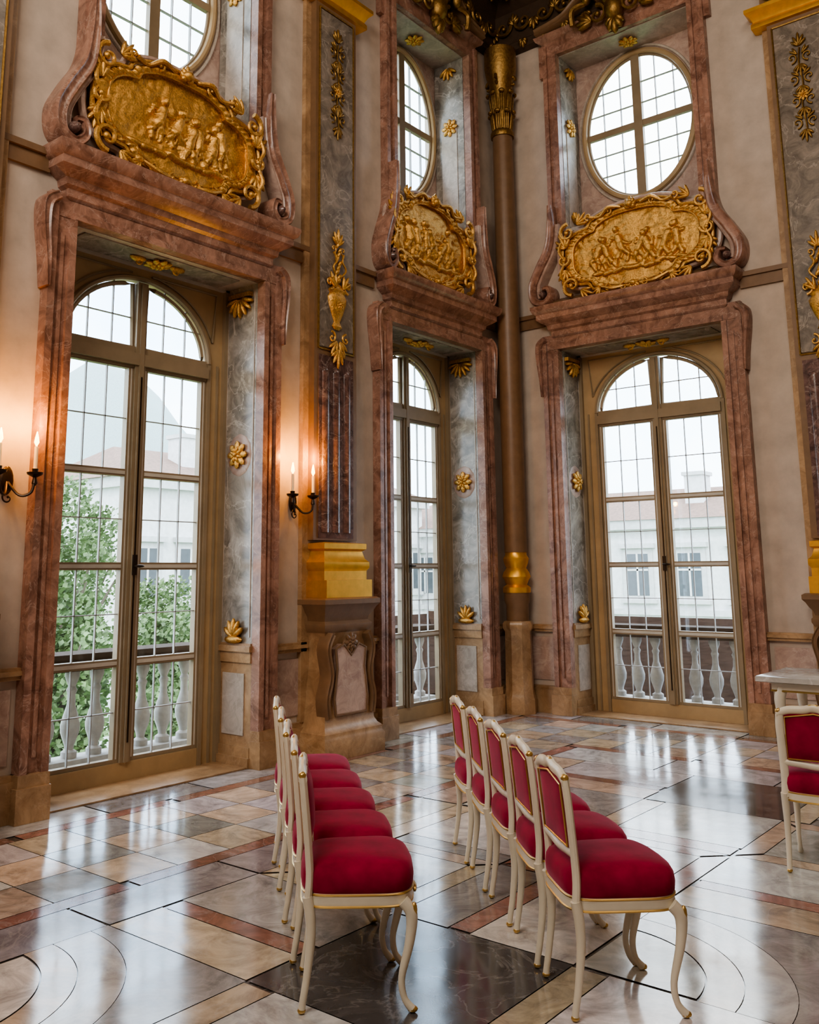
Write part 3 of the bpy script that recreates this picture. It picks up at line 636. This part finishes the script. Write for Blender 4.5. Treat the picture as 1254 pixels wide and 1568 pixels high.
# sconces
def sconce(c,idx):
    e=empty('candle_sconce' if idx==0 else 'candle_sconce.%03d'%idx,(0.004,c,0))
    T=lambda s,d,z:(d,s,z)
    mb=MB(T).m('iron'); mb.ell((0,.02,2.22),(.05,0,0),(0,.018,0),(0,0,.10),12,8)
    for sg in (-1,1):
        P=crom([(0,.02,2.22),(sg*.05,.10,2.12),(sg*.11,.15,2.14),(sg*.13,.15,2.24)]); mb.tube(P,.010,8)
        mb.revolve((sg*.13,.15,2.24),[(.012,0),(.05,.02),(.055,.035),(.02,.04),(.022,.06)],14)
        mb.revolve((sg*.13,.15,2.18),[(.004,0),(.02,.02),(.012,.06)],10)
    scroll(mb,0,2.10,.05,pi/2,6,.05,.008)
    mb.obj('bracket',e)
    mb=MB(T).m('wax')
    for sg in (-1,1): mb.revolve((sg*.13,.15,2.28),[(.013,0),(.013,.17),(.006,.175)],12)
    mb.obj('candles',e)
    mb=MB(T).m('flame')
    for sg in (-1,1): mb.revolve((sg*.13,.15,2.455),[(.004,0),(.017,.026),(.013,.055),(.003,.10)],10)
    mb.obj('flames',e)
    for sg in (-1,1):
        l=bpy.data.lights.new('candle_light','POINT'); l.energy=14; l.color=(1,.40,.05); l.shadow_soft_size=.03
        o=bpy.data.objects.new('candle_light',l); S.collection.objects.link(o); o.parent=e; o.location=(.17,sg*.13,2.62)
sconce(-3.72,0); sconce(-6.45,1)

# ------------------------------------------------------------ chairs
def chair_meshes():
    out=[]
    wf,wb,dp=.21,.185,.195
    def leg(path,rad): 
        P=crom(path,6); mb=MB().m('cream'); mb.tube(P,lerp(rad,len(P)),10); return mb,P
    k=1
    for sy in (-1,1):
        y=sy*wf*.96
        mb,P=leg([(dp-.02,y,.38),(dp+.010,y+sy*.006,.335),(dp+.002,y+sy*.004,.24),(dp-.028,y,.12),(dp-.020,y,.05),(dp+.008,y+sy*.004,.012)],[.024,.023,.018,.013,.012,.016])
        mb.m('cgold'); mb.ell((dp+.010,y+sy*.004,.012),(.02,0,0),(0,.016,0),(0,0,.012)); mb.ell((dp+.020,y+sy*.012,.352),(.012,0,0),(0,.012,0),(0,0,.028)); out.append(('leg_%d'%k,mb)); k+=1
        y=sy*wb
        mb,P=leg([(-dp+.01,y,.40),(-dp+.022,y,.33),(-dp+.024,y,.24),(-dp+.010,y,.12),(-dp-.004,y,.04),(-dp-.008,y,.008)],[.02,.02,.017,.014,.013,.014])
        mb.m('cgold'); mb.ell((-dp-.008,y,.012),(.016,0,0),(0,.015,0),(0,0,.012)); out.append(('leg_%d'%k,mb)); k+=1
    def outl(sc=1.,off=0.,n=48):
        L=[]
        for q_ in range(n):
            t=2*pi*q_/n; e=.42
            x=math.copysign(abs(cos(t))**e,cos(t)); yy=math.copysign(abs(sin(t))**e,sin(t))
            hw=wb+(wf-wb)*(x+1)/2+.012
            bow=.018*(1-yy*yy)*(1 if x>0 else 0)
            L.append(((x*(dp+.012)+bow)*sc+off,yy*hw*sc))
        return L
    dz=-.02
    mb=MB().m('cream'); 
    mb.loft([[(x,y,z+dz) for x,y in outl(s_)] for z,s_ in ((.378,.97),(.383,1.0),(.40,1.01),(.412,1.0),(.42,1.01),(.43,.99))])
    mb.m('cgold'); mb.tube([(x,y,.385+dz) for x,y in outl(1.005)],.0045,5,True); mb.tube([(x,y,.426+dz) for x,y in outl(1.005)],.004,5,True)
    mb.ell((dp+.04,0,.388+dz),(.012,0,0),(0,.05,0),(0,0,.016))
    out.append(('seat_rail',mb))
    mb=MB().m('velvet')
    mb.loft([[(x,y,z+dz) for x,y in outl(s_)] for z,s_ in ((.43,.985),(.442,1.012),(.47,1.022),(.498,1.005),(.517,.955),(.531,.83),(.540,.6),(.544,.35),(.545,.05))])
    out.append(('seat',mb))
    rake=lambda z:-dp+.022-(z-.45)*.05-(z-.45)**2*.08
    dz=-.025
    def bk(y,z,o=0): return (rake(z)+o,y,z+dz)
    mb=MB().m('cream')
    def vsec(P,rx,ry): mb.loft([[(p[0]+rx*cos(2*pi*q_/10),p[1]+ry*sin(2*pi*q_/10),p[2]) for q_ in range(10)] for p in P])
    def hsec(P,rx,rz_): mb.loft([[(p[0]+rx*cos(2*pi*q_/10),p[1],p[2]+rz_*sin(2*pi*q_/10)) for q_ in range(10)] for p in P])
    for sy in (-1,1):
        P=crom([bk(sy*(wb-.004),.405,-.012),bk(sy*(wb-.008),.50),bk(sy*(wb-.006),.65),bk(sy*(wb-.004),.78),bk(sy*(wb-.012),.855)]); vsec(P,.015,.022)
    P=crom([bk(-(wb+.004),.838),bk(-.13,.862),bk(-.05,.868),bk(0,.880),bk(.05,.868),bk(.13,.862),bk(wb+.004,.838)]); hsec(P,.016,.022)
    P=crom([bk(-wb,.585),bk(-.08,.578),bk(0,.572),bk(.08,.578),bk(wb,.585)]); hsec(P,.014,.018)
    mb.m('cgold')
    fr=[bk(-wb+.036,.605,.012),bk(wb-.036,.605,.012),bk(wb-.034,.70,.012),bk(wb-.036,.825,.012),bk(0,.850,.012),bk(-wb+.036,.825,.012),bk(-wb+.034,.70,.012)]
    mb.tube(fr,.004,5,True); mb.tube([(x-.026,y,z) for x,y,z in fr],.004,5,True)
    mb.ell(bk(0,.888),(.012,0,0),(0,.035,0),(0,0,.013))
    for sy in (-1,1): mb.ell(bk(sy*(wb-.005),.855),(.016,0,0),(0,.018,0),(0,0,.014))
    out.append(('back_frame',mb))
    mb=MB().m('velvet'); N=14
    rows=[[((-1+2*j/N)*(wb-.030),.598+(.855-.598)*i/N-(.014*(abs(-1+2*j/N))**2 if i==N else 0)) for j in range(N+1)] for i in range(N+1)]
    def sheet(o,sgn):
        R=[[mb.v((rake(z)+sgn*(.006+o*(1-(2*j/N-1)**4)*(1-(2*i/N-1)**4)),y,z+dz)) for j,(y,z) in enumerate(r)] for i,r in enumerate(rows)]
        for i in range(N):
            for j in range(N): mb.f((R[i][j],R[i][j+1],R[i+1][j+1],R[i+1][j]))
        return R
    R1=sheet(.026,1); R2=sheet(.012,-1)
    edge=lambda R:[R[0][j] for j in range(N)]+[R[i][N] for i in range(N)]+[R[N][j] for j in range(N,0,-1)]+[R[i][0] for i in range(N,0,-1)]
    a,b=edge(R1),edge(R2)
    for k in range(len(a)): mb.f((a[k],a[(k+1)%len(a)],b[(k+1)%len(a)],b[k]))
    out.append(('back_pad',mb))
    return out
CH=chair_meshes(); chm=None
def chair(x,y,ang):
    global chm
    e=empty('dining_chair',(x,y,0),ang)
    if chm is None:
        chm=[]
        for nme,mb in CH:
            o=mb.obj(nme,e); chm.append((nme,o.data))
    else:
        for nme,d in chm:
            o=bpy.data.objects.new(nme,d); S.collection.objects.link(o); o.parent=e
for k in range(5): chair(4.165-.330*k,-6.115+.312*k,math.radians(45+(.8,-.6,.4,-1,0)[k]))
for k in range(5): chair(3.365-.340*k,-6.69+.292*k,math.radians(44+(-.5,.6,-.8,.3,0)[k]))
chair(4.28+.15,-4.17+.20,math.radians(95))

# side table
e=empty('console_table',(0,0,0))
x0,x1,y0,y1=3.47,5.2,-2.1,-1.3
mb=MB().m('tabletop'); mb.loft([[(x0+q_,y0+q_,z),(x1-q_,y0+q_,z),(x1-q_,y1-q_,z),(x0+q_,y1-q_,z)] for z,q_ in ((.735,.012),(.74,.0),(.775,0),(.78,.008))]); mb.obj('top',e)
mb=MB().m('cream'); mb.loft([[(x0+q_,y0+q_,z),(x1-q_,y0+q_,z),(x1-q_,y1-q_,z),(x0+q_,y1-q_,z)] for z,q_ in ((.66,.10),(.67,.09),(.72,.09),(.735,.05))])
mb.m('cgold'); mb.tube([(x0+.088,y0+.088,.668),(x1-.088,y0+.088,.668),(x1-.088,y1-.088,.668),(x0+.088,y1-.088,.668)],.008,5,True); mb.obj('apron',e)
k=1
for lx,sx in ((x0+.17,-1),(x1-.17,1)):
    for ly,sy in ((y0+.14,-1),(y1-.14,1)):
        P=crom([(lx,ly,.72),(lx+sx*.03,ly+sy*.03,.60),(lx+sx*.01,ly+sy*.01,.40),(lx-sx*.05,ly-sy*.05,.18),(lx-sx*.04,ly-sy*.04,.06),(lx,ly,.015)])
        mb=MB().m('cream'); mb.tube(P,lerp([.045,.042,.03,.02,.018,.026],len(P)),10); mb.m('cgold'); mb.ell((lx+sx*.035,ly+sy*.035,.63),(.022,0,0),(0,.022,0),(0,0,.05)); mb.obj('leg_%d'%k,e); k+=1

# ------------------------------------------------------------ exterior
def house(name,T,s0,s1,dn,z0,ztop,cols,wz):
    mb=MB(T).m('bwall'); mb.box((s0,dn-8,z0),(s1,dn,ztop))
    mb.m('btrim'); mb.box((s0-.3,dn-8,ztop-.5),(s1+.3,dn+.4,ztop)); mb.box((s0,dn,z0+5.2),(s1,dn+.15,z0+5.5))
    W=(s1-s0)/cols
    for i in range(cols):
        x=s0+W*(i+.5)
        for z in wz:
            mb.m('btrim'); mb.box((x-.85,dn,z-.25),(x+.85,dn+.12,z+2.5)); mb.box((x-1,dn,z+2.5),(x+1,dn+.3,z+2.75)); mb.box((x-1,dn,z-.4),(x+1,dn+.25,z-.2))
            mb.m('bglass'); mb.box((x-.6,dn,z),(x+.6,dn+.14,z+2.2)); mb.m('bwall'); mb.box((x-.05,dn,z),(x+.05,dn+.17,z+2.2)); mb.box((x-.6,dn,z+1.3),(x+.6,dn+.17,z+1.4))
    mb.m('roof'); mb.loft([[(s0-.5,dn+.5,ztop),(s1+.5,dn+.5,ztop),(s1+.5,dn-8.5,ztop),(s0-.5,dn-8.5,ztop)],[(s0+2,dn-4,ztop+1.9),(s1-2,dn-4,ztop+1.9),(s1-2,dn-4.2,ztop+1.9),(s0+2,dn-4.2,ztop+1.9)]])
    for i in range(3):
        x=s0+(s1-s0)*(i+.7)/3.2; mb.m('bwall'); mb.box((x-.5,dn-2.8,ztop+.2),(x+.5,dn-1.6,ztop+2.4)); mb.m('btrim'); mb.box((x-.6,dn-2.9,ztop+2.4),(x+.6,dn-1.5,ztop+2.6))
    return mb.obj(name,smooth=False)
house('courtyard_building',TR,-34,6,-38,-6,4.2,14,(-4.5,.2))
house('courtyard_building.001',TL,15.5,38,-30,-6,6.0,9,(-4.5,.5))
house('courtyard_building.002',TL,14,46,-66,-6,5.5,9,(-4,1))
mb=MB(TR).m('bshade'); mb.loft([[(-2,-1.5,.02),(5,-1.5,.02),(5,-1.5,-.3),(-2,-1.5,-.3)],[(-8,-9,.62),(3,-9,.62),(3,-9,-.3),(-8,-9,-.3)]]); mb.obj('baluster_shade',smooth=False)  # added sloping sheet, coloured dark as shade behind the right window's balusters
mb=MB(TL).m('bshade'); mb.loft([[(-1.9,-1.5,.02),(1.2,-1.5,.02),(1.2,-1.5,-.3),(-1.9,-1.5,-.3)],[(4.0,-8,.55),(12,-8,.55),(12,-8,-.3),(4.0,-8,-.3)]]); mb.obj('baluster_shade.001',smooth=False)  # second added dark sheet, shade behind window two's balusters
mb=MB().m('gnd'); mb.box((-190,-60,-6.3),(60,160,-6))
mb.m('hill')
R=[]
for j in range(5):
    R.append([(-130-10*j,-30+6*k,-6.2+[0,20,36,48,52][j]*(.60+.35*sin(k*.21+3.2)+.10*sin(k*.9))) for k in range(31)])
mb.loft(R,False,False); mb.obj('ground')
def tree(x,y,h,r,idx):
    rr=random.Random(idx); mb=MB().m('bark')
    mb.tube(crom([(x,y,-5.99),(x+.1,y,-6+h*.25),(x-.1,y+.1,-6+h*.5),(x,y,-6+h*.8)]),lerp([.25,.2,.14,.05],19),8)
    for k in range(6):
        t=k*1.05; mb.tube(crom([(x,y,-6+h*.4),(x+cos(t)*r*.4,y+sin(t)*r*.4,-6+h*.6),(x+cos(t)*r*.7,y+sin(t)*r*.7,-6+h*.75)]),lerp([.09,.06,.02],13),6)
    mb.m('leaf')
    for k in range(36):
        a=rr.uniform(0,2*pi); b=rr.uniform(-1.2,1); q_=rr.uniform(.3,1)*(1-.3*abs(b)); cl=(x+cos(a)*r*q_*.85,y+sin(a)*r*q_*.85,-6+h*.66+b*h*.30); R_=r*rr.uniform(.22,.40)
        for _ in range(190):
            v=Vector((rr.gauss(0,1),rr.gauss(0,1),rr.gauss(0,1))).normalized()*R_*rr.uniform(.5,1.08); p=Vector(cl)+v
            u_=Vector((rr.gauss(0,1),rr.gauss(0,1),rr.gauss(0,1))).normalized(); w_=u_.orthogonal().normalized()*.065; u_=u_*.09
            i=[mb.v(tuple(p+q2)) for q2 in (u_,w_,-u_,-w_)]; mb.f(i)
    mb.obj('courtyard_tree' if idx==0 else 'courtyard_tree.%03d'%idx,smooth=False)
for i,(x,y,h,r) in enumerate([(-19,5.4,9.8,2.5),(-24,8.8,10.8,2.5),(-14,2.4,8.0,1.8),(-17,8.4,6.2,1.5),(-24,13.2,7.2,1.9),(-12,4.3,5.2,1.3),(-20,10.8,6.4,1.5)]): tree(x,y,h,r,i)

# ------------------------------------------------------------ light
w=bpy.data.worlds.new('sky'); S.world=w; w.use_nodes=True; nt=w.node_tree
bg=nt.nodes['Background']; tc=nt.nodes.new("ShaderNodeTexCoord"); n=noisen(nt,2.2,6,.3,.6,tc.outputs['Generated'])
r=ramp(nt,[(.38,(.54,.74,1.0)),(.60,(.93,.965,1.0))]); nt.links.new(n.outputs['Fac'],r.inputs[0]); nt.links.new(r.outputs[0],bg.inputs[0]); bg.inputs[1].default_value=8.0
def area(name,loc,target,sx,sy,power,col,portal=False):
    l=bpy.data.lights.new(name,'AREA'); l.shape='RECTANGLE'; l.size=sx; l.size_y=sy; l.energy=power; l.color=col
    o=bpy.data.objects.new(name,l); S.collection.objects.link(o); o.location=loc
    o.rotation_euler=(Vector(target)-Vector(loc)).to_track_quat('-Z','Y').to_euler()
    if portal: l.cycles.is_portal=True
    return o
for wd in wins:
    T,c=wd['T'],wd['c']
    p=T(c,-.68,2.1); q_=T(c,1,2.1); area('window_portal',p,q_,2.0,4.2,1,(1,1,1),True)
    p=T(c,-.68,6.9); q_=T(c,1,6.9); area('window_portal',p,q_,1.7,2.3,1,(1,1,1),True)
area('hall_fill',(4.2,-11.6,7.6),(1.6,-.5,4.2),3.5,3.5,450,(1,.92,.81))  # added fill light behind the camera, no real fixture
area('overhead_fill',(5.5,-5.5,9.0),(3.0,-4,0),2.5,2.5,100,(1,.84,.68))  # added soft fill from overhead to brighten the room, not a fitting
l=bpy.data.lights.new('sun','SUN'); l.energy=2.2; l.angle=.05; l.color=(1,.95,.88); o=bpy.data.objects.new('sun',l); S.collection.objects.link(o); o.rotation_euler=Vector((-.55,.5,-.65)).to_track_quat('-Z','Y').to_euler(); o.location=(20,-20,30)

# ------------------------------------------------------------ camera
yaw,pitch,roll=.6892,.1767,-.0069
f=Vector((-sin(yaw)*cos(pitch),cos(yaw)*cos(pitch),sin(pitch))); r=Vector((cos(yaw),sin(yaw),0)); u=r.cross(f)
r2=r*cos(roll)+u*sin(roll); u2=-r*sin(roll)+u*cos(roll)
cd=bpy.data.cameras.new('camera'); cam=bpy.data.objects.new('camera',cd); S.collection.objects.link(cam)
m=Matrix.Identity(4)
for i in range(3): m[i][0]=r2[i]; m[i][1]=u2[i]; m[i][2]=-f[i]
m[0][3],m[1][3],m[2][3]=5.9473,-9.6354,1.6
cam.matrix_world=m
cd.sensor_fit='HORIZONTAL'; cd.sensor_width=36; cd.lens=1408.4/1254*36; cd.shift_x=42.84/1254; cd.shift_y=-161.57/1254
cd.clip_end=500
S.camera=cam
